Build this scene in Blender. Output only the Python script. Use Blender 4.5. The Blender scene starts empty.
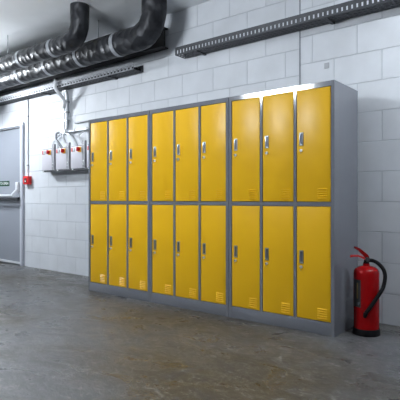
import bpy, bmesh, math, random
from mathutils import Vector, Matrix

scene = bpy.context.scene
COL = scene.collection
R = random.Random(7)

# ------------------------------------------------------------------ camera
cam_data = bpy.data.cameras.new('camera')
cam = bpy.data.objects.new('camera', cam_data)
COL.objects.link(cam)
cam_data.sensor_width = 36.0
cam_data.lens = 474.1 / 400 * 36.0
cam_data.shift_y = -0.85 / 400
cam_data.clip_start = 0.05
cam.location = (0, 0, 0.967)
cam.rotation_euler = (math.radians(90), 0, 0.6757)
scene.camera = cam

# ------------------------------------------------------------------ world + exposure
world = bpy.data.worlds.new('world')
world.use_nodes = True
world.node_tree.nodes['Background'].inputs[0].default_value = (0.55, 0.62, 0.75, 1)
world.node_tree.nodes['Background'].inputs[1].default_value = 0.15
scene.world = world
vs = scene.view_settings
vs.view_transform = 'Standard'
vs.look = 'None'
vs.exposure = -0.25
vs.gamma = 1.0
vs.use_curve_mapping = False
scene.cycles.use_denoising = True
scene.cycles.max_bounces = 8
scene.cycles.diffuse_bounces = 5

# lamps of the room: (x, y, z, length, emission strength)
LAMP_COLOR = (0.88, 0.94, 1.0)
LAMPS = [
    (-6.90, 2.72, 2.390, 0.36, 900.0, 90, 'fluorescent batten hanging near the grey exit door'),
    (-3.31, 0.48, 2.475, 0.95, 315.0, 0, 'fluorescent batten hanging in the middle of the room facing the lockers'),
    (0.10, 2.85, 2.70, 1.0, 172.0, 0, 'fluorescent batten hanging at the right end of the room'),
]

WALL_Y = 3.76
CEIL = 2.95
X0, X1, Y0 = -8.6, 2.4, -2.6


# ------------------------------------------------------------------ helpers
def obj(name, bm, mat, parent=None, smooth=False):
    me = bpy.data.meshes.new(name)
    bmesh.ops.recalc_face_normals(bm, faces=bm.faces)
    if smooth:
        for f in bm.faces:
            f.smooth = True
        for e in bm.edges:
            if len(e.link_faces) == 2 and e.calc_face_angle(0) > math.radians(38):
                e.smooth = False
    bm.to_mesh(me)
    bm.free()
    me.materials.append(mat)
    o = bpy.data.objects.new(name, me)
    COL.objects.link(o)
    if parent is not None:
        o.parent = parent
    return o


def empty(name, loc, rz=0.0):
    o = bpy.data.objects.new(name, None)
    o.empty_display_size = 0.1
    o.location = loc
    o.rotation_euler = (0, 0, rz)
    COL.objects.link(o)
    return o


def tag(o, label, cat, group=None):
    o['label'] = label
    o['category'] = cat
    if group:
        o['group'] = group
    return o


def struct(o, label=None):
    o['kind'] = 'structure'
    if label:
        o['label'] = label
    return o


def BM():
    return bmesh.new()


def box(bm, x0, x1, y0, y1, z0, z1, bev=0.0, seg=2):
    vs_ = [bm.verts.new((x, y, z)) for z in (z0, z1) for y in (y0, y1) for x in (x0, x1)]
    q = [(0, 1, 3, 2), (4, 6, 7, 5), (0, 4, 5, 1), (2, 3, 7, 6), (0, 2, 6, 4), (1, 5, 7, 3)]
    fs = [bm.faces.new([vs_[i] for i in f]) for f in q]
    if bev > 0:
        es = list({e for f in fs for e in f.edges})
        bmesh.ops.recalc_face_normals(bm, faces=fs)
        bmesh.ops.bevel(bm, geom=es, offset=bev, segments=seg, affect='EDGES', profile=0.5)
    return vs_


def lathe(bm, prof, seg=40, center=(0, 0)):
    rings = []
    for r, z in prof:
        if r < 1e-6:
            rings.append([bm.verts.new((center[0], center[1], z))])
        else:
            rings.append([bm.verts.new((center[0] + r * math.cos(2 * math.pi * i / seg),
                                        center[1] + r * math.sin(2 * math.pi * i / seg), z)) for i in range(seg)])
    for a, b in zip(rings, rings[1:]):
        for i in range(seg):
            j = (i + 1) % seg
            if len(a) == 1 and len(b) == 1:
                continue
            if len(a) == 1:
                bm.faces.new((a[0], b[i], b[j]))
            elif len(b) == 1:
                bm.faces.new((a[i], a[j], b[0]))
            else:
                bm.faces.new((a[i], a[j], b[j], b[i]))


def spline(pts, n=8):
    P = [Vector(p) for p in pts]
    P = [P[0] * 2 - P[1]] + P + [P[-1] * 2 - P[-2]]
    out = []
    for i in range(1, len(P) - 2):
        for k in range(n):
            t = k / n
            a, b, c, d = P[i - 1], P[i], P[i + 1], P[i + 2]
            out.append(0.5 * ((2 * b) + (c - a) * t + (2 * a - 5 * b + 4 * c - d) * t * t + (3 * b - a - 3 * c + d) * t ** 3))
    out.append(P[-2])
    return out


def tube(bm, pts, r, seg=12, radii=None, cap=True):
    P = [Vector(p) for p in pts]
    t0 = (P[1] - P[0]).normalized()
    ref = Vector((0, 0, 1)) if abs(t0.z) < 0.9 else Vector((1, 0, 0))
    nrm = t0.cross(ref).normalized()
    rings = []
    for i, p in enumerate(P):
        if i == 0:
            t = t0
        elif i == len(P) - 1:
            t = (P[i] - P[i - 1]).normalized()
        else:
            t = ((P[i] - P[i - 1]).normalized() + (P[i + 1] - P[i]).normalized()).normalized()
        nrm = (nrm - t * nrm.dot(t)).normalized()
        b = t.cross(nrm)
        rr = radii[i] if radii else r
        rings.append([bm.verts.new(p + rr * (math.cos(2 * math.pi * k / seg) * nrm + math.sin(2 * math.pi * k / seg) * b)) for k in range(seg)])
    for a, b in zip(rings, rings[1:]):
        for k in range(seg):
            j = (k + 1) % seg
            bm.faces.new((a[k], a[j], b[j], b[k]))
    if cap:
        bm.faces.new(rings[0][::-1])
        bm.faces.new(rings[-1])


def prism(bm, poly, axis, a0, a1):
    """Extrude a 2D polygon along an axis; axis 'x': poly in (y,z); 'y': (x,z); 'z': (x,y)."""
    def pt(p, a):
        return {'x': (a, p[0], p[1]), 'y': (p[0], a, p[1]), 'z': (p[0], p[1], a)}[axis]
    A = [bm.verts.new(pt(p, a0)) for p in poly]
    B = [bm.verts.new(pt(p, a1)) for p in poly]
    n = len(poly)
    bm.faces.new(A)
    bm.faces.new(B[::-1])
    for i in range(n):
        j = (i + 1) % n
        bm.faces.new((A[i], B[i], B[j], A[j]))


def xform(bm, M):
    bmesh.ops.transform(bm, matrix=M, verts=bm.verts)


def text_bm(body, size, depth=0.0006):
    cu = bpy.data.curves.new('lettering', 'FONT')
    cu.body = body
    cu.size = size
    cu.extrude = depth
    cu.align_x = 'RIGHT'
    cu.align_y = 'CENTER'
    to = bpy.data.objects.new('lettering', cu)
    COL.objects.link(to)
    dg = bpy.context.evaluated_depsgraph_get()
    me = bpy.data.meshes.new_from_object(to.evaluated_get(dg))
    bm = bmesh.new()
    bm.from_mesh(me)
    bpy.data.objects.remove(to)
    bpy.data.curves.remove(cu)
    bpy.data.meshes.remove(me)
    xform(bm, Matrix.Rotation(math.radians(90), 4, 'X'))
    return bm


# ------------------------------------------------------------------ materials
def mat(name, color, rough=0.5, metal=0.0, spec=0.5, coat=0.0, emit=None, noise=0.0, nscale=20.0, bump=0.0, bscale=60.0):
    m = bpy.data.materials.new(name)
    m.use_nodes = True
    nt = m.node_tree
    b = nt.nodes['Principled BSDF']
    b.inputs['Base Color'].default_value = (*color, 1)
    b.inputs['Roughness'].default_value = rough
    b.inputs['Metallic'].default_value = metal
    b.inputs['Specular IOR Level'].default_value = spec
    b.inputs['Coat Weight'].default_value = coat
    if emit:
        b.inputs['Emission Color'].default_value = (*emit[0], 1)
        b.inputs['Emission Strength'].default_value = emit[1]
    tc = nt.nodes.new('ShaderNodeTexCoord')
    if noise > 0:
        n = nt.nodes.new('ShaderNodeTexNoise')
        n.inputs['Scale'].default_value = nscale
        n.inputs['Detail'].default_value = 5
        nt.links.new(tc.outputs['Object'], n.inputs['Vector'])
        r = nt.nodes.new('ShaderNodeValToRGB')
        r.color_ramp.elements[0].position = 0.3
        r.color_ramp.elements[1].position = 0.7
        r.color_ramp.elements[0].color = (*[c * (1 - noise) for c in color], 1)
        r.color_ramp.elements[1].color = (*[min(1, c * (1 + noise)) for c in color], 1)
        nt.links.new(n.outputs['Fac'], r.inputs['Fac'])
        nt.links.new(r.outputs['Color'], b.inputs['Base Color'])
    if bump > 0:
        n = nt.nodes.new('ShaderNodeTexNoise')
        n.inputs['Scale'].default_value = bscale
        n.inputs['Detail'].default_value = 4
        nt.links.new(tc.outputs['Object'], n.inputs['Vector'])
        bp = nt.nodes.new('ShaderNodeBump')
        bp.inputs['Strength'].default_value = bump
        bp.inputs['Distance'].default_value = 0.01
        nt.links.new(n.outputs['Fac'], bp.inputs['Height'])
        nt.links.new(bp.outputs['Normal'], b.inputs['Normal'])
    return m


def block_wall_mat(name, ax, shift, tone=1.0):
    """Painted concrete blockwork; ax = index of the horizontal axis (0: x, 1: y)."""
    m = bpy.data.materials.new(name)
    m.use_nodes = True
    nt = m.node_tree
    L = nt.links.new
    b = nt.nodes['Principled BSDF']
    tc = nt.nodes.new('ShaderNodeTexCoord')
    sep = nt.nodes.new('ShaderNodeSeparateXYZ')
    L(tc.outputs['Object'], sep.inputs[0])
    comb = nt.nodes.new('ShaderNodeCombineXYZ')
    L(sep.outputs[ax], comb.inputs[0])
    L(sep.outputs[2], comb.inputs[1])
    def bricks(width, height, dx, dz):
        mv = nt.nodes.new('ShaderNodeVectorMath')
        mv.operation = 'ADD'
        mv.inputs[1].default_value = (dx, dz, 0)
        L(comb.outputs[0], mv.inputs[0])
        k = nt.nodes.new('ShaderNodeTexBrick')
        k.offset = 0.5
        k.inputs['Scale'].default_value = 1.0
        k.inputs['Mortar Size'].default_value = 0.0042
        k.inputs['Mortar Smooth'].default_value = 0.4
        k.inputs['Brick Width'].default_value = width
        k.inputs['Row Height'].default_value = height
        k.inputs['Color1'].default_value = (0.60, 0.625, 0.66, 1)
        k.inputs['Color2'].default_value = (0.565, 0.59, 0.63, 1)
        k.inputs['Mortar'].default_value = (0.47, 0.495, 0.535, 1)
        L(mv.outputs[0], k.inputs['Vector'])
        return k
    right = bricks(0.388, 0.237, shift, 0.0)
    left = bricks(0.403, 0.2285, shift - 1.369, 0.0115)
    # the coursing changes at the vertical movement joint
    cmp_ = nt.nodes.new('ShaderNodeMath')
    cmp_.operation = 'LESS_THAN'
    cmp_.inputs[1].default_value = -1.9
    L(sep.outputs[ax], cmp_.inputs[0])
    mc = nt.nodes.new('ShaderNodeMix')
    mc.data_type = 'RGBA'
    L(cmp_.outputs[0], mc.inputs['Factor'])
    L(right.outputs['Color'], mc.inputs['A'])
    L(left.outputs['Color'], mc.inputs['B'])
    mf = nt.nodes.new('ShaderNodeMix')
    mf.data_type = 'FLOAT'
    L(cmp_.outputs[0], mf.inputs['Factor'])
    L(right.outputs['Fac'], mf.inputs['A'])
    L(left.outputs['Fac'], mf.inputs['B'])
    n1 = nt.nodes.new('ShaderNodeTexNoise')
    n1.inputs['Scale'].default_value = 5.0
    n1.inputs['Detail'].default_value = 6
    L(tc.outputs['Object'], n1.inputs['Vector'])
    r1 = nt.nodes.new('ShaderNodeMapRange')
    r1.inputs[1].default_value = 0.3
    r1.inputs[2].default_value = 0.7
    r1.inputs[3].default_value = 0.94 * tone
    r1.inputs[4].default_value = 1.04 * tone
    L(n1.outputs['Fac'], r1.inputs[0])
    mul = nt.nodes.new('ShaderNodeVectorMath')
    mul.operation = 'SCALE'
    L(mc.outputs['Result'], mul.inputs[0])
    L(r1.outputs[0], mul.inputs['Scale'])
    L(mul.outputs[0], b.inputs['Base Color'])
    b.inputs['Roughness'].default_value = 0.55
    b.inputs['Specular IOR Level'].default_value = 0.35
    inv = nt.nodes.new('ShaderNodeMath')
    inv.operation = 'SUBTRACT'
    inv.inputs[0].default_value = 1.0
    L(mf.outputs['Result'], inv.inputs[1])
    n2 = nt.nodes.new('ShaderNodeTexNoise')
    n2.inputs['Scale'].default_value = 90.0
    n2.inputs['Detail'].default_value = 4
    L(tc.outputs['Object'], n2.inputs['Vector'])
    mix = nt.nodes.new('ShaderNodeMath')
    mix.operation = 'MULTIPLY_ADD'
    mix.inputs[1].default_value = 0.12
    L(n2.outputs['Fac'], mix.inputs[0])
    L(inv.outputs[0], mix.inputs[2])
    bp = nt.nodes.new('ShaderNodeBump')
    bp.inputs['Strength'].default_value = 0.8
    bp.inputs['Distance'].default_value = 0.006
    L(mix.outputs[0], bp.inputs['Height'])
    L(bp.outputs['Normal'], b.inputs['Normal'])
    return m


def floor_mat():
    m = bpy.data.materials.new('concrete_floor')
    m.use_nodes = True
    nt = m.node_tree
    L = nt.links.new
    b = nt.nodes['Principled BSDF']
    tc = nt.nodes.new('ShaderNodeTexCoord')
    mp = nt.nodes.new('ShaderNodeMapping')
    mp.inputs['Rotation'].default_value = (0, 0, 0.25)
    mp.inputs['Scale'].default_value = (1.0, 1.6, 1.0)
    L(tc.outputs['Object'], mp.inputs['Vector'])

    def noise(scale, detail=6, rough=0.6, dist=0.0):
        n = nt.nodes.new('ShaderNodeTexNoise')
        n.inputs['Scale'].default_value = scale
        n.inputs['Detail'].default_value = detail
        n.inputs['Roughness'].default_value = rough
        n.inputs['Distortion'].default_value = dist
        L(mp.outputs[0], n.inputs['Vector'])
        return n

    def ramp(src, p0, c0, p1, c1):
        r = nt.nodes.new('ShaderNodeValToRGB')
        r.color_ramp.elements[0].position = p0
        r.color_ramp.elements[0].color = (*c0, 1)
        r.color_ramp.elements[1].position = p1
        r.color_ramp.elements[1].color = (*c1, 1)
        L(src, r.inputs['Fac'])
        return r

    base = ramp(noise(0.55, 4, 0.5, 0.4).outputs['Fac'], 0.42, (0.052, 0.046, 0.036), 0.58, (0.082, 0.084, 0.088))
    scuff = ramp(noise(11.0, 10, 0.82, 2.2).outputs['Fac'], 0.53, (0, 0, 0), 0.62, (1, 1, 1))
    mx = nt.nodes.new('ShaderNodeMix')
    mx.data_type = 'RGBA'
    L(scuff.outputs['Color'], mx.inputs['Factor'])
    L(base.outputs['Color'], mx.inputs['A'])
    mx.inputs['B'].default_value = (0.20, 0.196, 0.186, 1)
    L(mx.outputs['Result'], b.inputs['Base Color'])
    rr = ramp(noise(2.6, 8, 0.7, 0.8).outputs['Fac'], 0.38, (0.20, 0.20, 0.20), 0.62, (0.60, 0.60, 0.60))
    L(rr.outputs['Color'], b.inputs['Roughness'])
    b.inputs['Specular IOR Level'].default_value = 0.45
    bp = nt.nodes.new('ShaderNodeBump')
    bp.inputs['Strength'].default_value = 0.8
    bp.inputs['Distance'].default_value = 0.006
    L(noise(22.0, 8, 0.75, 0.8).outputs['Fac'], bp.inputs['Height'])
    L(bp.outputs['Normal'], b.inputs['Normal'])
    return m


def foil_mat():
    m = bpy.data.materials.new('foil_insulation')
    m.use_nodes = True
    nt = m.node_tree
    L = nt.links.new
    b = nt.nodes['Principled BSDF']
    tc = nt.nodes.new('ShaderNodeTexCoord')
    n = nt.nodes.new('ShaderNodeTexNoise')
    n.inputs['Scale'].default_value = 9.0
    n.inputs['Detail'].default_value = 6
    L(tc.outputs['Object'], n.inputs['Vector'])
    r = nt.nodes.new('ShaderNodeValToRGB')
    r.color_ramp.elements[0].position = 0.3
    r.color_ramp.elements[0].color = (0.008, 0.0085, 0.011, 1)
    r.color_ramp.elements[1].position = 0.72
    r.color_ramp.elements[1].color = (0.042, 0.044, 0.050, 1)
    L(n.outputs['Fac'], r.inputs['Fac'])
    L(r.outputs['Color'], b.inputs['Base Color'])
    b.inputs['Metallic'].default_value = 0.25
    b.inputs['Roughness'].default_value = 0.42
    b.inputs['Specular IOR Level'].default_value = 0.3
    v = nt.nodes.new('ShaderNodeTexVoronoi')
    v.inputs['Scale'].default_value = 11.0
    L(tc.outputs['Object'], v.inputs['Vector'])
    bp = nt.nodes.new('ShaderNodeBump')
    bp.inputs['Strength'].default_value = 0.7
    bp.inputs['Distance'].default_value = 0.02
    L(v.outputs['Distance'], bp.inputs['Height'])
    L(bp.outputs['Normal'], b.inputs['Normal'])
    return m


M_WALL = block_wall_mat('painted_blockwork', 0, 1.395)
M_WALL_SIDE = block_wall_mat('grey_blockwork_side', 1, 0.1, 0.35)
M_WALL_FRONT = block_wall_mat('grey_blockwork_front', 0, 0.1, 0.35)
M_FLOOR = floor_mat()
M_CEIL = mat('white_ceiling_paint', (0.78, 0.80, 0.82), 0.7, noise=0.04, nscale=3, bump=0.05)
M_FOIL = foil_mat()
M_BEAM = mat('black_steel_paint', (0.012, 0.012, 0.014), 0.6, noise=0.3, nscale=12)
M_GREY = mat('grey_locker_enamel', (0.155, 0.163, 0.186), 0.11, spec=0.6, noise=0.03, nscale=6)
M_YELLOW = mat('yellow_locker_enamel', (0.75, 0.425, 0.012), 0.32, spec=0.22, noise=0.02, nscale=3)
M_CHROME = mat('brushed_chrome', (0.45, 0.47, 0.50), 0.3, metal=1.0, noise=0.06, nscale=40)
M_RECESS = mat('dark_recess_metal', (0.11, 0.12, 0.145), 0.5, metal=0.3, noise=0.2)
M_BRASS = mat('brass', (0.30, 0.22, 0.10), 0.4, metal=1.0, noise=0.1)
M_KEY = mat('dark_key_metal', (0.34, 0.33, 0.30), 0.35, metal=0.9, noise=0.1)
M_RED = mat('red_enamel', (0.25, 0.002, 0.003), 0.2, spec=0.22, coat=0.0, noise=0.04)
M_REDP = mat('red_plastic', (0.58, 0.012, 0.014), 0.4, noise=0.04)
M_BLACK = mat('black_rubber', (0.004, 0.004, 0.005), 0.55, spec=0.12, noise=0.2)
M_BLACKP = mat('black_print', (0.02, 0.02, 0.02), 0.5, noise=0.1)
M_BOX = mat('pale_grey_enclosure', (0.56, 0.55, 0.60), 0.4, noise=0.02)
M_WHITEP = mat('white_plastic', (0.72, 0.74, 0.77), 0.4, noise=0.02)
M_GALV = mat('galvanised_steel', (0.50, 0.52, 0.54), 0.38, metal=0.55, noise=0.14, nscale=30)
M_TRAY = mat('grey_tray_steel', (0.27, 0.28, 0.30), 0.42, metal=0.5, noise=0.14, nscale=30)
M_STRUTD = mat('dull_steel_strut', (0.30, 0.305, 0.33), 0.5, metal=0.2, noise=0.1, nscale=30)
M_LOCK = mat('bright_lock_metal', (0.70, 0.71, 0.72), 0.35, metal=0.45, noise=0.03)
M_STRUT = mat('galvanised_strut', (0.33, 0.345, 0.37), 0.45, metal=0.35, noise=0.12, nscale=30)
M_DARK = mat('dark_steel_and_shade', (0.055, 0.058, 0.065), 0.5, metal=0.4, noise=0.15)  # dark metal parts, also shade painted below push bar, tray and lid edge
M_YELP = mat('yellow_plastic', (0.80, 0.42, 0.02), 0.4, noise=0.03)
M_DOOR = mat('grey_door_paint', (0.255, 0.275, 0.315), 0.33, spec=0.45, noise=0.03, nscale=2)
M_FRAME = mat('pale_frame_paint', (0.58, 0.60, 0.65), 0.4, noise=0.02)
M_JAMB = mat('lilac_grey_frame_paint', (0.40, 0.42, 0.48), 0.4, noise=0.03)
M_GREEN = mat('green_sign_print', (0.002, 0.040, 0.018), 0.5, spec=0.15, noise=0.04)
M_WHITE = mat('white_print', (0.80, 0.82, 0.80), 0.5, noise=0.01)
M_ALU = mat('silver_painted_metal', (0.66, 0.68, 0.71), 0.3, metal=0.3, noise=0.04)
M_PLATE = mat('grey_plate', (0.34, 0.355, 0.38), 0.5, noise=0.05)
M_SEAL = mat('grey_sealant', (0.20, 0.215, 0.24), 0.7, noise=0.1)
M_LAMPH = mat('white_lamp_housing', (0.75, 0.76, 0.76), 0.4, noise=0.02)

# ------------------------------------------------------------------ setting
bm = BM(); box(bm, X0, X1, Y0, WALL_Y + 0.2, -0.15, 0)
struct(obj('floor', bm, M_FLOOR), 'patchy grey brown concrete floor')
bm = BM(); box(bm, X0, X1, Y0, WALL_Y + 0.2, CEIL, CEIL + 0.15)
struct(obj('ceiling', bm, M_CEIL), 'white ceiling')
bm = BM(); box(bm, X0, X1, WALL_Y, WALL_Y + 0.2, 0, CEIL)
struct(obj('wall_back', bm, M_WALL), 'white painted concrete block wall behind the lockers')
bm = BM(); box(bm, X0 - 0.2, X0, Y0, WALL_Y + 0.2, 0, CEIL)
struct(obj('wall_left', bm, M_WALL_SIDE), 'grey painted block wall')
bm = BM(); box(bm, X1, X1 + 0.2, Y0, WALL_Y + 0.2, 0, CEIL)
struct(obj('wall_right', bm, M_WALL_SIDE), 'grey painted block wall')
bm = BM(); box(bm, X0, X1, Y0 - 0.2, Y0, 0, CEIL)
struct(obj('wall_front', bm, M_WALL_FRONT), 'grey painted block wall')
# vertical movement joint in the blockwork
bm = BM(); box(bm, -1.906, -1.894, WALL_Y - 0.003, WALL_Y + 0.01, 0, CEIL, 0.001)
struct(obj('trim_1', bm, M_SEAL), 'narrow vertical movement joint in the block wall')

# ------------------------------------------------------------------ exit door
DX0, DX1 = -7.28, -6.345
bm = BM()
for x0, x1, z0, z1 in ((DX0 - 0.075, DX0 - 0.004, 0, 2.03), (DX0 - 0.075, DX1 + 0.078, 2.032, 2.080), (DX1 + 0.004, DX1 + 0.030, 0, 2.03)):
    box(bm, x0, x1, WALL_Y - 0.03, WALL_Y + 0.02, z0, z1, 0.004)
struct(obj('trim_2', bm, M_FRAME), 'pale frame over the exit door')
bm = BM(); box(bm, DX1 + 0.031, DX1 + 0.078, WALL_Y - 0.032, WALL_Y + 0.02, 0, 2.032, 0.004)
struct(obj('trim_3', bm, M_JAMB), 'lilac grey right jamb of the exit door')

bm = BM()
box(bm, DX0, DX1, WALL_Y - 0.012, WALL_Y + 0.02, 0.012, 2.015, 0.003)
door = struct(obj('door_1', bm, M_DOOR), 'grey steel exit door with push bar')
bm = BM(); box(bm, DX0 + 0.01, DX1 - 0.01, WALL_Y - 0.030, WALL_Y - 0.012, 2.000, 2.012, 0.002)
obj('dark_top_strip', bm, M_DARK, door)  # thin dark strip along the top of the door
bm = BM(); box(bm, DX0 + 0.01, DX1 - 0.005, WALL_Y - 0.024, WALL_Y - 0.012, 0.020, 0.052, 0.003)
o = obj('kick_strip', bm, M_ALU, door)
# push bar
bm = BM()
box(bm, -6.417, -6.341 - 0.008, WALL_Y - 0.062, WALL_Y - 0.012, 1.085, 1.215, 0.012, 3)
pb = obj('push_bar_housing', bm, M_ALU, door, True)
bm = BM()
prism(bm, [(WALL_Y - 0.055, 1.12), (WALL_Y - 0.02, 1.07), (WALL_Y - 0.115, 1.00), (WALL_Y - 0.145, 1.03)], 'x', -6.403, -6.358)
bmesh.ops.bevel(bm, geom=list(bm.edges), offset=0.005, segments=2, affect='EDGES')
obj('push_bar_arm', bm, M_ALU, door, True)
bm = BM()
tube(bm, [(DX0 + 0.06, WALL_Y - 0.125, 1.018), (-6.36, WALL_Y - 0.125, 1.018)], 0.018, 16)
obj('push_bar', bm, M_ALU, door, True)
bm = BM(); box(bm, DX0 + 0.07, -6.36, WALL_Y - 0.05, WALL_Y - 0.012, 0.955, 0.995, 0.004)
obj('push_bar_shadow', bm, M_DARK, door)  # dark strip painting in the shadow below the push bar
# exit sign on the door
bm = BM(); box(bm, -7.22, -6.654, WALL_Y - 0.0145, WALL_Y - 0.0115, 1.163, 1.240, 0.001)
sg = obj('exit_sign', bm, M_GREEN, door)
sg['label'] = 'small green sign above the push bar'
tb = text_bm('PUSH BAR TO OPEN', 0.056)
xform(tb, Matrix.Translation((-6.681, WALL_Y - 0.0152, 1.2015)))
obj('sign_lettering', tb, M_WHITE, sg)

# ------------------------------------------------------------------ lamps (hanging fluorescent battens)
def lamp(x, y, z, ln, power, turn, label):
    t = empty('fluorescent_lamp', (x, y, z), math.radians(turn))
    tag(t, label, 'lamp', 'hanging fluorescent lamps')
    h = ln / 2
    bm = BM()
    prism(bm, [(-0.030, 0.046), (-0.030, 0.085), (0.030, 0.085), (0.030, 0.046)], 'x', -h - 0.05, h + 0.05)
    obj('housing', bm, M_LAMPH, t)
    m = bpy.data.materials.get('lamp_tube_%d' % int(power))
    if m is None:
        m = mat('lamp_tube_%d' % int(power), (0.8, 0.8, 0.8), 0.4, emit=(LAMP_COLOR, power))
    bm = BM(); tube(bm, [(-h, 0, 0), (h, 0, 0)], 0.042, 20)
    obj('diffuser', bm, m, t, True)
    for s in (-1, 1):
        bm = BM(); box(bm, s * (h + 0.02) - 0.012, s * (h + 0.02) + 0.014, -0.042, 0.042, -0.042, 0.048, 0.004)
        obj('end_cap', bm, M_LAMPH, t)
        bm = BM(); tube(bm, [(s * h * 0.7, 0, 0.084), (s * h * 0.7, 0, CEIL - z)], 0.005, 8)
        obj('suspension_rod', bm, M_GALV, t)
    return t

for a in LAMPS:
    lamp(*a)

# ------------------------------------------------------------------ lockers
UW, UH, UD, FY = 0.908, 1.804, 0.447, 3.18
STILE, DIV, DW = 0.028, 0.022, 0.2693
ROWS = ((0.093, 0.917, 0.543, 0.470, 0.150), (0.946, 1.768, 1.408, 1.324, 1.008))


def make_locker():
    t = empty('locker_bank', (0, FY, 0))
    bm = BM()
    e = 0.002
    # sides, top, bottom, back, uprights and middle rail: pressed sheet steel body
    box(bm, e, STILE, 0, UD, 0.0, UH)
    box(bm, UW - STILE, UW - e, 0, UD, 0.0, UH)
    box(bm, STILE, UW - STILE, 0, UD, 1.768, UH - 0.0005)
    box(bm, STILE, UW - STILE, 0.001, UD - 0.01, 0.917, 0.946)
    box(bm, STILE, UW - STILE, UD - 0.012, UD - 0.002, 0.01, UH - 0.03)
    for k in (1, 2):
        x = STILE + k * DW + (k - 1) * DIV
        box(bm, x, x + DIV, 0.001, UD - 0.02, 0.09, 0.92)
        box(bm, x, x + DIV, 0.001, UD - 0.02, 0.944, 1.770)
    obj('carcass', bm, M_GREY, t, True)
    bm = BM(); box(bm, STILE - 0.002, UW - STILE + 0.002, 0.0005, UD - 0.02, 0.0, 0.093, 0.003)
    obj('plinth', bm, M_GREY, t, True)
    for ri, (z0, z1, hz, lz, vz) in enumerate(ROWS):
        for k in range(3):
            x0 = STILE + k * (DW + DIV)
            g = 0.003
            bm = BM()
            box(bm, x0 + g, x0 + DW - g, 0.003, 0.022, z0 + g, z1 - g, 0.0035, 3)
            # pressed louvres of the vent
            for q in range(5):
                zc = vz + (q - 2) * 0.0165
                va, vb = x0 + 0.168, x0 + 0.240
                prism(bm, [(0.0032, zc + 0.0040), (-0.0030, zc - 0.0030), (0.0032, zc - 0.0035)], 'x', va, vb)
            d = obj('door', bm, M_YELLOW, t, True)
            # recessed pull: chrome surround with a dark cup
            hx = x0 + 0.043
            bm = BM()
            for bx in ((hx - 0.017, hx - 0.010, hz - 0.048, hz + 0.048), (hx + 0.010, hx + 0.0135, hz - 0.048, hz + 0.048),
                       (hx - 0.011, hx + 0.011, hz + 0.040, hz + 0.048), (hx - 0.011, hx + 0.011, hz - 0.048, hz - 0.038)):
                box(bm, bx[0], bx[1], -0.003, 0.006, bx[2], bx[3], 0.0015)
            obj('handle', bm, M_CHROME, d, True)
            bm = BM()
            box(bm, hx - 0.0102, hx + 0.0102, 0.0005, 0.005, hz - 0.039, hz + 0.041)
            obj('handle_recess', bm, M_RECESS, d)
            # cylinder lock and its key
            bm = BM()
            lathe(bm, [(0, 0.0), (0.0095, 0.0), (0.011, 0.002), (0.011, 0.010), (0, 0.010)], 20)
            xform(bm, Matrix.Translation((hx - 0.003, 0.004, lz)) @ Matrix.Rotation(math.radians(90), 4, 'X'))
            obj('lock', bm, M_LOCK, d, True)
            bm = BM()
            tube(bm, [(hx - 0.003, -0.005, lz), (hx - 0.003, -0.016, lz)], 0.0022, 6)
            box(bm, hx - 0.0045, hx - 0.0015, -0.024, -0.014, lz - 0.006, lz + 0.006, 0.001)
            kv = list(bm.verts)
            tube(bm, spline([(hx - 0.003, -0.020, lz - 0.005), (hx + 0.001, -0.020, lz - 0.016), (hx + 0.004, -0.016, lz - 0.028)], 4), 0.0014, 6)
            obj('key', bm, M_KEY, d)
    return t


def copy_tree(o, parent=None):
    c = o.copy()
    COL.objects.link(c)
    if parent is not None:
        c.parent = parent
    for ch in o.children:
        copy_tree(ch, c)
    return c


locker = make_locker()
XL = -4.064
units = [
    'leftmost bank of six yellow lockers in a grey body, beside the white switch boxes',
    'middle bank of six yellow lockers in a grey body, between two others',
    'rightmost bank of six yellow lockers in a grey body, beside the red fire extinguisher',
]
for i, lab in enumerate(units):
    u = locker if i == 0 else copy_tree(locker)
    u.location = (XL + i * UW, FY, 0)
    tag(u, lab, 'locker', 'yellow locker banks')

# ------------------------------------------------------------------ fire extinguisher
EX, EY = -1.2, 3.41
t = empty('fire_extinguisher', (EX, EY, 0), 0.6757)
tag(t, 'red fire extinguisher with black hose standing on the floor right of the lockers', 'fire extinguisher')
bm = BM()
lathe(bm, [(0, 0.012), (0.080, 0.012), (0.087, 0.02), (0.0885, 0.03), (0.0885, 0.435), (0.086, 0.452), (0.077, 0.468), (0.055, 0.481),
           (0.034, 0.487), (0.024, 0.490), (0.022, 0.505), (0, 0.505)], 56)
obj('cylinder', bm, M_RED, t, True)
bm = BM()
lathe(bm, [(0.082, 0.0), (0.094, 0.0), (0.0955, 0.004), (0.0935, 0.040), (0.091, 0.046), (0.088, 0.046), (0.088, 0.012), (0.082, 0.012), (0.082, 0.0)], 56)
obj('base_ring', bm, M_BLACK, t, True)
bm = BM()
lathe(bm, [(0, 0.503), (0.020, 0.503), (0.020, 0.515), (0.016, 0.517), (0.016, 0.545), (0.012, 0.550), (0, 0.550)], 24)
box(bm, -0.012, 0.016, -0.012, 0.012, 0.520, 0.552, 0.003)
v = obj('valve', bm, M_BLACK, t, True)
bm = BM()
prism(bm, [(0.020, 0.550), (0.012, 0.566), (-0.050, 0.616), (-0.086, 0.628), (-0.090, 0.616), (-0.056, 0.600), (-0.012, 0.556), (-0.004, 0.540), (0.020, 0.540)], 'y', -0.010, 0.010)
bmesh.ops.bevel(bm, geom=list(bm.edges), offset=0.003, segments=2, affect='EDGES')
obj('squeeze_lever', bm, M_RED, t, True)
bm = BM()
prism(bm, [(0.010, 0.530), (0.006, 0.545), (-0.060, 0.566), (-0.112, 0.564), (-0.116, 0.550), (-0.108, 0.548), (-0.104, 0.556), (-0.060, 0.556), (-0.010, 0.530)], 'y', -0.011, 0.011)
bmesh.ops.bevel(bm, geom=list(bm.edges), offset=0.002, segments=2, affect='EDGES')
obj('carry_handle', bm, M_REDP, t, True)
bm = BM()
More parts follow.
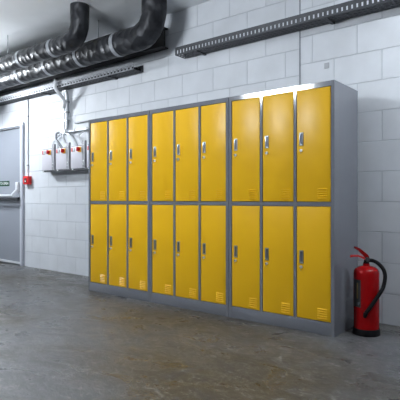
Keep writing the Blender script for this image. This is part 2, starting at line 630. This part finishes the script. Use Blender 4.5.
lathe(bm, [(0, 0), (0.015, 0), (0.016, 0.002), (0.016, 0.012), (0, 0.012)], 24)
xform(bm, Matrix.Translation((0.004, -0.010, 0.535)) @ Matrix.Rotation(math.radians(90), 4, 'X'))
obj('pressure_gauge', bm, M_DARK, t, True)
bm = BM()
hose = [(0.012, -0.004, 0.528), (0.045, -0.010, 0.526), (0.082, -0.022, 0.508), (0.118, -0.040, 0.470), (0.131, -0.055, 0.420), (0.118, -0.075, 0.352),
        (0.088, -0.088, 0.300), (0.052, -0.098, 0.250), (0.014, -0.1035, 0.198), (-0.008, -0.1035, 0.172)]
hose = [(x + 0.33 * min(0, y + 0.004), y, z) for x, y, z in hose]
tube(bm, spline(hose, 8), 0.0135, 14)
obj('hose', bm, M_BLACK, t, True)
bm = BM()
tube(bm, [(-0.040, -0.1045, 0.174), (-0.044, -0.1045, 0.158), (-0.049, -0.1040, 0.140)], 0.013, 14, [0.0155, 0.0145, 0.010])
obj('nozzle', bm, M_BLACK, t, True)


def curved_patch(bm, r, a0, a1, z0, z1, th=0.001, n=12):
    prev = None
    for i in range(n + 1):
        a = math.radians(a0 + (a1 - a0) * i / n)
        c, s = math.cos(a), math.sin(a)
        cur = [bm.verts.new((rr * c, rr * s, z)) for rr in (r, r + th) for z in (z0, z1)]
        if prev:
            bm.faces.new((prev[2], cur[2], cur[3], prev[3]))
            bm.faces.new((prev[0], prev[1], cur[1], cur[0]))
            bm.faces.new((prev[1], prev[3], cur[3], cur[1]))
            bm.faces.new((prev[0], cur[0], cur[2], prev[2]))
        else:
            bm.faces.new((cur[0], cur[1], cur[3], cur[2]))
        prev = cur
    bm.faces.new((prev[0], prev[2], prev[3], prev[1]))


bm = BM(); curved_patch(bm, 0.0882, 182, 226, 0.200, 0.395, 0.0012)
lb = obj('label_panel', bm, M_BLACKP, t, True)
lb['label'] = 'dark strip on the left side of the red cylinder'
bm = BM(); curved_patch(bm, 0.0890, 206, 213, 0.262, 0.372, 0.003)
o = obj('brass_strip', bm, M_BRASS, lb, True)
bm = BM()
lathe(bm, [(0, 0), (0.011, 0), (0.012, 0.003), (0.010, 0.008), (0, 0.009)], 18)
a = math.radians(216)
xform(bm, Matrix.Translation((0.0888 * math.cos(a), 0.0888 * math.sin(a), 0.225)) @ Matrix.Rotation(a, 4, 'Z') @ Matrix.Rotation(math.radians(90), 4, 'Y'))
obj('rivet', bm, M_DARK, lb, True)

# ------------------------------------------------------------------ switch boxes on the wall
t = empty('mounting_frame', (-5.57, WALL_Y, 1.33))
tag(t, 'grey steel mounting frame of struts and a dark rail under the switch boxes', 'bracket')
t.location = (0, 0, 0)
bm = BM(); box(bm, -5.62, -4.42, WALL_Y - 0.122, WALL_Y - 0.082, 1.328, 1.350, 0.002)
rl = obj('rail', bm, M_DARK, t)
for x in (-5.60, -5.00, -4.46):
    bm = BM(); box(bm, x, x + 0.018, WALL_Y - 0.083, WALL_Y, 1.334, 1.348, 0.001)
    obj('rail_bracket', bm, M_DARK, rl)
for i in range(4):
    x0 = -5.657 + 0.319 * i + 0.236
    bm = BM(); box(bm, x0, x0 + 0.052, WALL_Y - 0.115, WALL_Y - 0.085, 1.349, 1.688, 0.002)
    o = obj('strut', bm, M_STRUTD, t)
    for zz in (1.39, 1.43, 1.63):
        bm = BM(); box(bm, x0 + 0.014, x0 + 0.038, WALL_Y - 0.121, WALL_Y - 0.114, zz, zz + 0.012, 0.002)
        obj('clamp_bolt', bm, M_GALV, o)
    bm = BM(); box(bm, x0 - 0.186, x0 - 0.164, WALL_Y - 0.130, WALL_Y - 0.121, 1.331, 1.348, 0.002)
    o = obj('rail_bolt', bm, M_WHITEP, rl)
    o['label'] = 'small white bolt head on the dark rail'


def make_switch():
    t = empty('switch_box', (0, 0, 0))
    bm = BM(); box(bm, 0, 0.230, -0.085, 0.0, 0, 0.285, 0.005, 3)
    e = obj('enclosure', bm, M_BOX, t, True)
    bm = BM(); box(bm, 0.003, 0.227, -0.088, -0.084, 0.003, 0.285, 0.001)
    obj('gasket', bm, M_DARK, t)
    bm = BM(); box(bm, 0.001, 0.229, -0.112, -0.087, 0.001, 0.276, 0.005, 3)
    c = obj('cover', bm, M_BOX, t, True)
    bm = BM(); box(bm, 0.004, 0.226, -0.104, -0.086, 0.274, 0.283, 0.002)
    obj('cover_seam_shadow', bm, M_DARK, c)  # lid seam with its shadow line, drawn as a dark bar
    # socket of the indicator: red half and white half
    bm = BM(); box(bm, 0.022, 0.046, -0.120, -0.111, 0.212, 0.262, 0.002)
    obj('red_indicator', bm, M_REDP, t)
    bm = BM(); box(bm, 0.047, 0.082, -0.117, -0.111, 0.208, 0.264, 0.002)
    p = obj('indicator_plate', bm, M_STRUT, t)
    bm = BM(); box(bm, 0.050, 0.074, -0.120, -0.116, 0.222, 0.260, 0.002)
    obj('indicator_cap', bm, M_WHITEP, p)
    # rotary isolator: yellow plate, red knob
    bm = BM(); box(bm, 0.148, 0.214, -0.120, -0.111, 0.200, 0.266, 0.004)
    p = obj('rotary_plate', bm, M_YELP, t)
    bm = BM()
    lathe(bm, [(0, 0.0), (0.024, 0.0), (0.026, 0.004), (0.024, 0.018), (0, 0.018)], 24)
    box(bm, -0.008, 0.008, -0.026, 0.026, 0.014, 0.036, 0.003)
    xform(bm, Matrix.Translation((0.176, -0.119, 0.235)) @ Matrix.Rotation(math.radians(90), 4, 'X'))
    obj('rotary_knob', bm, M_REDP, p, True)
    return t


sw = make_switch()
sw_labels = [
    'white switch box with red and yellow switches, leftmost of the wall row',
    'white switch box with red and yellow switches, second from left in the row',
    'white switch box with red and yellow switches, third from left in the row',
    'white switch box at the right end of the row, mostly hidden behind the yellow lockers',
]
for i, lab in enumerate(sw_labels):
    u = sw if i == 0 else copy_tree(sw)
    u.location = (-5.655 + 0.319 * i, WALL_Y, 1.3515)
    tag(u, lab, 'switch box', 'white switch boxes on the wall')

# ------------------------------------------------------------------ fire alarm call point and conduit
t = empty('fire_alarm_call_point', (-6.140, WALL_Y, 1.235))
tag(t, 'red fire alarm call point on the block wall beside the grey door', 'fire alarm')
bm = BM(); box(bm, -0.065, 0.065, -0.060, 0, -0.058, 0.060, 0.006, 3)
obj('housing', bm, M_REDP, t, True)
bm = BM(); box(bm, -0.030, 0.030, -0.063, -0.059, -0.034, 0.030, 0.002)
g = obj('press_panel', bm, M_BLACKP, t)
bm = BM()
prism(bm, [(-0.014, -0.022), (0.014, -0.022), (0.0, 0.008)], 'y', -0.0645, -0.0625)
obj('press_mark', bm, M_WHITE, g)

t = tag(empty('wall_conduit', (-6.160, WALL_Y, 0)), 'thin white conduit running down the wall to the red call point', 'conduit')
bm = BM(); tube(bm, [(0, -0.012, 1.296), (0, -0.012, 2.40)], 0.010, 10)
obj('pipe', bm, M_WHITEP, t, True)
for zz in (2.15, 1.45):
    bm = BM(); box(bm, -0.017, 0.017, -0.026, 0, zz - 0.008, zz + 0.008, 0.003)
    obj('pipe_clip', bm, M_STRUT, t)

# ------------------------------------------------------------------ cable trays
def make_tray(name, xa, xb, label, m_front, m_floor, dz=0.0, pitch=0.058, web=0.030):
    """Perforated cable tray: front flange, floor with slots, rear flange, cables lying inside."""
    t = empty(name, (xa, 0, dz))
    tag(t, label, 'cable tray', 'perforated cable trays')
    ln = xb - xa
    yb, yf, zb, zt = WALL_Y - 0.010, 3.60, 2.392, 2.468
    n = int(ln / pitch)
    bm = BM()
    # front flange: bottom band, top band, webs between slots
    box(bm, 0, ln, yf, yf + 0.003, zb, zb + 0.011)
    box(bm, 0, ln, yf, yf + 0.003, zb + 0.047, zt)
    for k in range(n + 1):
        x = k * pitch
        box(bm, x, min(ln, x + web), yf, yf + 0.003, zb + 0.010, zb + 0.048)
    box(bm, 0, ln, yf, yf + 0.014, zt, zt + 0.003)
    f = obj('front_flange', bm, m_front, t)
    bm = BM()
    for k in range(4):
        y = yf + 0.003 + k * 0.040
        box(bm, 0, ln, y, min(yb, y + 0.024), zb, zb + 0.003)
    for k in range(n + 1):
        x = k * pitch
        box(bm, x, min(ln, x + 0.014), yf + 0.003, yb, zb + 0.0002, zb + 0.0028)
    obj('tray_floor', bm, m_floor, t)  # dark floor colour paints in the tray's unlit underside
    bm = BM(); box(bm, 0, ln, yb - 0.003, yb, zb, zt)
    obj('rear_flange', bm, m_floor, t)
    k = 0
    x = 0.25
    while x < ln:
        bm = BM()
        box(bm, x, x + 0.03, yf + 0.006, WALL_Y, zb - 0.012, zb - 0.001, 0.001)
        obj('bracket', bm, M_DARK, t)
        x += 1.35
    return t


TX0, TX1 = X0 + 0.02, -3.82
make_tray('cable_tray', TX0, TX1, 'long perforated steel cable tray high on the wall above the switch boxes', M_TRAY, M_DARK)
make_tray('cable_tray', -3.21, -0.6, 'short perforated steel cable tray high on the wall above the middle lockers', M_DARK, M_DARK, 0.035, 0.04, 0.026)

bundle_labels = ['black cable lying in the long cable tray nearest the wall', 'black cable lying in the long cable tray along its middle',
                 'black cable lying in the long cable tray nearest its front edge']
for q, (y, rr) in enumerate(((3.722, 0.018), (3.677, 0.019), (3.630, 0.018))):
    pts = [(TX0 + 0.02 + k * (TX1 - TX0 - 0.05) / 14, y + R.uniform(-0.002, 0.002), 2.397 + rr) for k in range(15)]
    bm = BM(); tube(bm, spline(pts, 3), rr, 10)
    tag(obj('power_cable', bm, M_BLACK, None, True), bundle_labels[q], 'cable', 'cables in the long tray')

# ------------------------------------------------------------------ conduits and cables above the switch boxes
t = tag(empty('drop_conduit', (-5.25, WALL_Y, 0)), 'pair of pale vertical conduits dropping from the tray to the switch boxes', 'conduit')
for dx, zt in ((-0.012, 2.386), (0.036, 2.386)):
    bm = BM(); tube(bm, spline([(dx, -0.028, 1.885), (dx, -0.028, 2.0), (dx, -0.028, 2.2), (dx, -0.028, 2.31), (dx, -0.045, zt)], 4), 0.019, 12)
    obj('pipe', bm, M_WHITEP if dx < 0 else M_GALV, t, True)
for zz in (2.23, 2.10, 1.99):
    bm = BM(); box(bm, -0.040, 0.064, -0.052, 0, zz - 0.010, zz + 0.010, 0.003)
    obj('pipe_clip', bm, M_STRUT, t)
bm = BM()
tube(bm, spline([(-5.235, 3.576, 2.50), (-5.237, 3.574, 2.44), (-5.235, 3.580, 2.375), (-5.205, 3.62, 2.31), (-5.20, 3.68, 2.24), (-5.235, 3.690, 2.15)], 6), 0.021, 12)
tag(obj('flexible_conduit', bm, M_WHITEP, None, True), 'thick white flexible conduit bending over the front edge of the cable tray', 'conduit')

t = tag(empty('cable_trunking', (-5.355, WALL_Y, 1.845)), 'pale horizontal trunking on the wall just above the switch boxes', 'trunking')
bm = BM(); box(bm, 0, 0.905, -0.034, 0, -0.014, 0.016, 0.003)
obj('channel', bm, M_GALV, t)
bm = BM(); box(bm, 0.002, 0.903, -0.039, -0.033, -0.012, 0.014, 0.002)
obj('lid', bm, M_WHITEP, t)
for x in (0.06, 0.30, 0.56, 0.80):
    bm = BM(); box(bm, x, x + 0.022, -0.046, -0.034, -0.019, 0.021, 0.002)
    obj('clamp', bm, M_STRUT, t)
bm = BM()
lathe(bm, [(0, 0), (0.033, 0), (0.036, 0.005), (0.036, 0.030), (0, 0.032)], 24)
xform(bm, Matrix.Translation((0.12, -0.038, 0.0)) @ Matrix.Rotation(math.radians(90), 4, 'X'))
obj('junction_box', bm, M_WHITEP, t, True)
bm = BM(); tube(bm, [(-5.06, WALL_Y - 0.014, 1.945), (-4.35, WALL_Y - 0.014, 1.945)], 0.011, 10)
tag(obj('wall_conduit', bm, M_STRUT, None, True), 'thin horizontal conduit on the wall running behind the yellow lockers', 'conduit')

cables = [
    ('white cable curving down into the leftmost switch box', M_WHITEP, 0.009,
     [(-5.345, 3.735, 1.822), (-5.445, 3.735, 1.78), (-5.50, 3.72, 1.72), (-5.50, 3.71, 1.636)]),
    ('thick grey cable looping down into the second switch box', M_STRUT, 0.015,
     [(-5.378, 3.735, 1.850), (-5.412, 3.71, 1.83), (-5.395, 3.69, 1.76), (-5.33, 3.69, 1.70), (-5.29, 3.715, 1.636)]),
    ('white cable hanging from the round junction box to the second switch box', M_WHITEP, 0.011,
     [(-5.235, 3.69, 1.81), (-5.21, 3.68, 1.75), (-5.18, 3.69, 1.70), (-5.16, 3.715, 1.636)]),
    ('pale cable arching right into the third switch box', M_GALV, 0.011,
     [(-5.17, 3.69, 1.815), (-5.08, 3.68, 1.79), (-5.00, 3.69, 1.735), (-4.965, 3.715, 1.636)]),
    ('white cable dropping straight to the right side of the third switch box', M_WHITEP, 0.010,
     [(-4.86, 3.735, 1.820), (-4.90, 3.69, 1.77), (-4.885, 3.70, 1.70), (-4.86, 3.715, 1.636)]),
    ('white cable dropping to the switch box half hidden by the lockers', M_WHITEP, 0.010,
     [(-4.70, 3.735, 1.812), (-4.68, 3.70, 1.77), (-4.63, 3.70, 1.70), (-4.62, 3.715, 1.636)]),
]
for lab, m, r, pts in cables:
    bm = BM(); tube(bm, spline(pts, 6), r, 10)
    tag(obj('supply_cable', bm, m, None, True), lab, 'cable', 'cables above the switch boxes')

# small plate on the right part of the wall
bm = BM(); box(bm, -1.675, -1.632, WALL_Y - 0.006, WALL_Y, 2.060, 2.108, 0.003)
tag(obj('blanking_plate', bm, M_PLATE), 'small grey blanking plate on the block wall above the right lockers', 'plate')

# ------------------------------------------------------------------ overhead pipes and beam
def duct(name, y, z, r, xa, xb, label):
    t = empty(name, (0, y, z))
    tag(t, label, 'duct', 'foil wrapped ducts')
    pts = [(xa + k * 0.25, 0, 0) for k in range(int((xb - r * 2.2 - xa) / 0.25))]
    e = xb - r * 1.8
    for k in range(7):
        a = math.radians(90 * k / 6)
        pts.append((e + math.sin(a) * r * 1.8, 0, (1 - math.cos(a)) * r * 1.8))
    pts.append((xb, 0, CEIL - z + 0.02))
    radii = [r * (1 + R.uniform(-0.03, 0.03)) for _ in pts]
    bm = BM(); tube(bm, pts, r, 28, radii)
    obj('insulation', bm, M_FOIL, t, True)
    x = xa + 0.4
    while x < e - 0.1:
        bm = BM(); tube(bm, [(x, 0, 0), (x + 0.05, 0, 0)], r * 1.035, 28)
        obj('joint_tape', bm, M_STRUT, t, True)
        x += 0.62
    x = xa + 0.7
    while x < e - 0.1:
        bm = BM(); tube(bm, [(x, 0, r * 1.0), (x, 0, CEIL - z)], 0.006, 8)
        obj('hanger_rod', bm, M_GALV, t)
        x += 1.24
    return t


duct('insulated_duct', 3.39, 2.61, 0.125, X0 + 0.02, -3.30, 'fat silver foil wrapped duct hanging just in front of the cable tray')
duct('insulated_duct', 3.02, 2.605, 0.095, X0 + 0.02, -4.0, 'slimmer silver foil wrapped duct hanging farthest out from the wall')

t = tag(empty('steel_beam', (X0, WALL_Y, 2.58)), 'black painted steel beam along the wall directly above the cable tray', 'beam')
ln = -3.45 - X0
bm = BM(); box(bm, 0.01, ln, -0.110, 0, 0, 0.012, 0.002)
obj('bottom_flange', bm, M_BEAM, t)
bm = BM(); box(bm, 0.01, ln, -0.060, -0.048, 0.012, 0.208)
obj('web', bm, M_BEAM, t)
bm = BM(); box(bm, 0.01, ln, -0.110, 0, 0.208, 0.220, 0.002)
obj('top_flange', bm, M_BEAM, t)
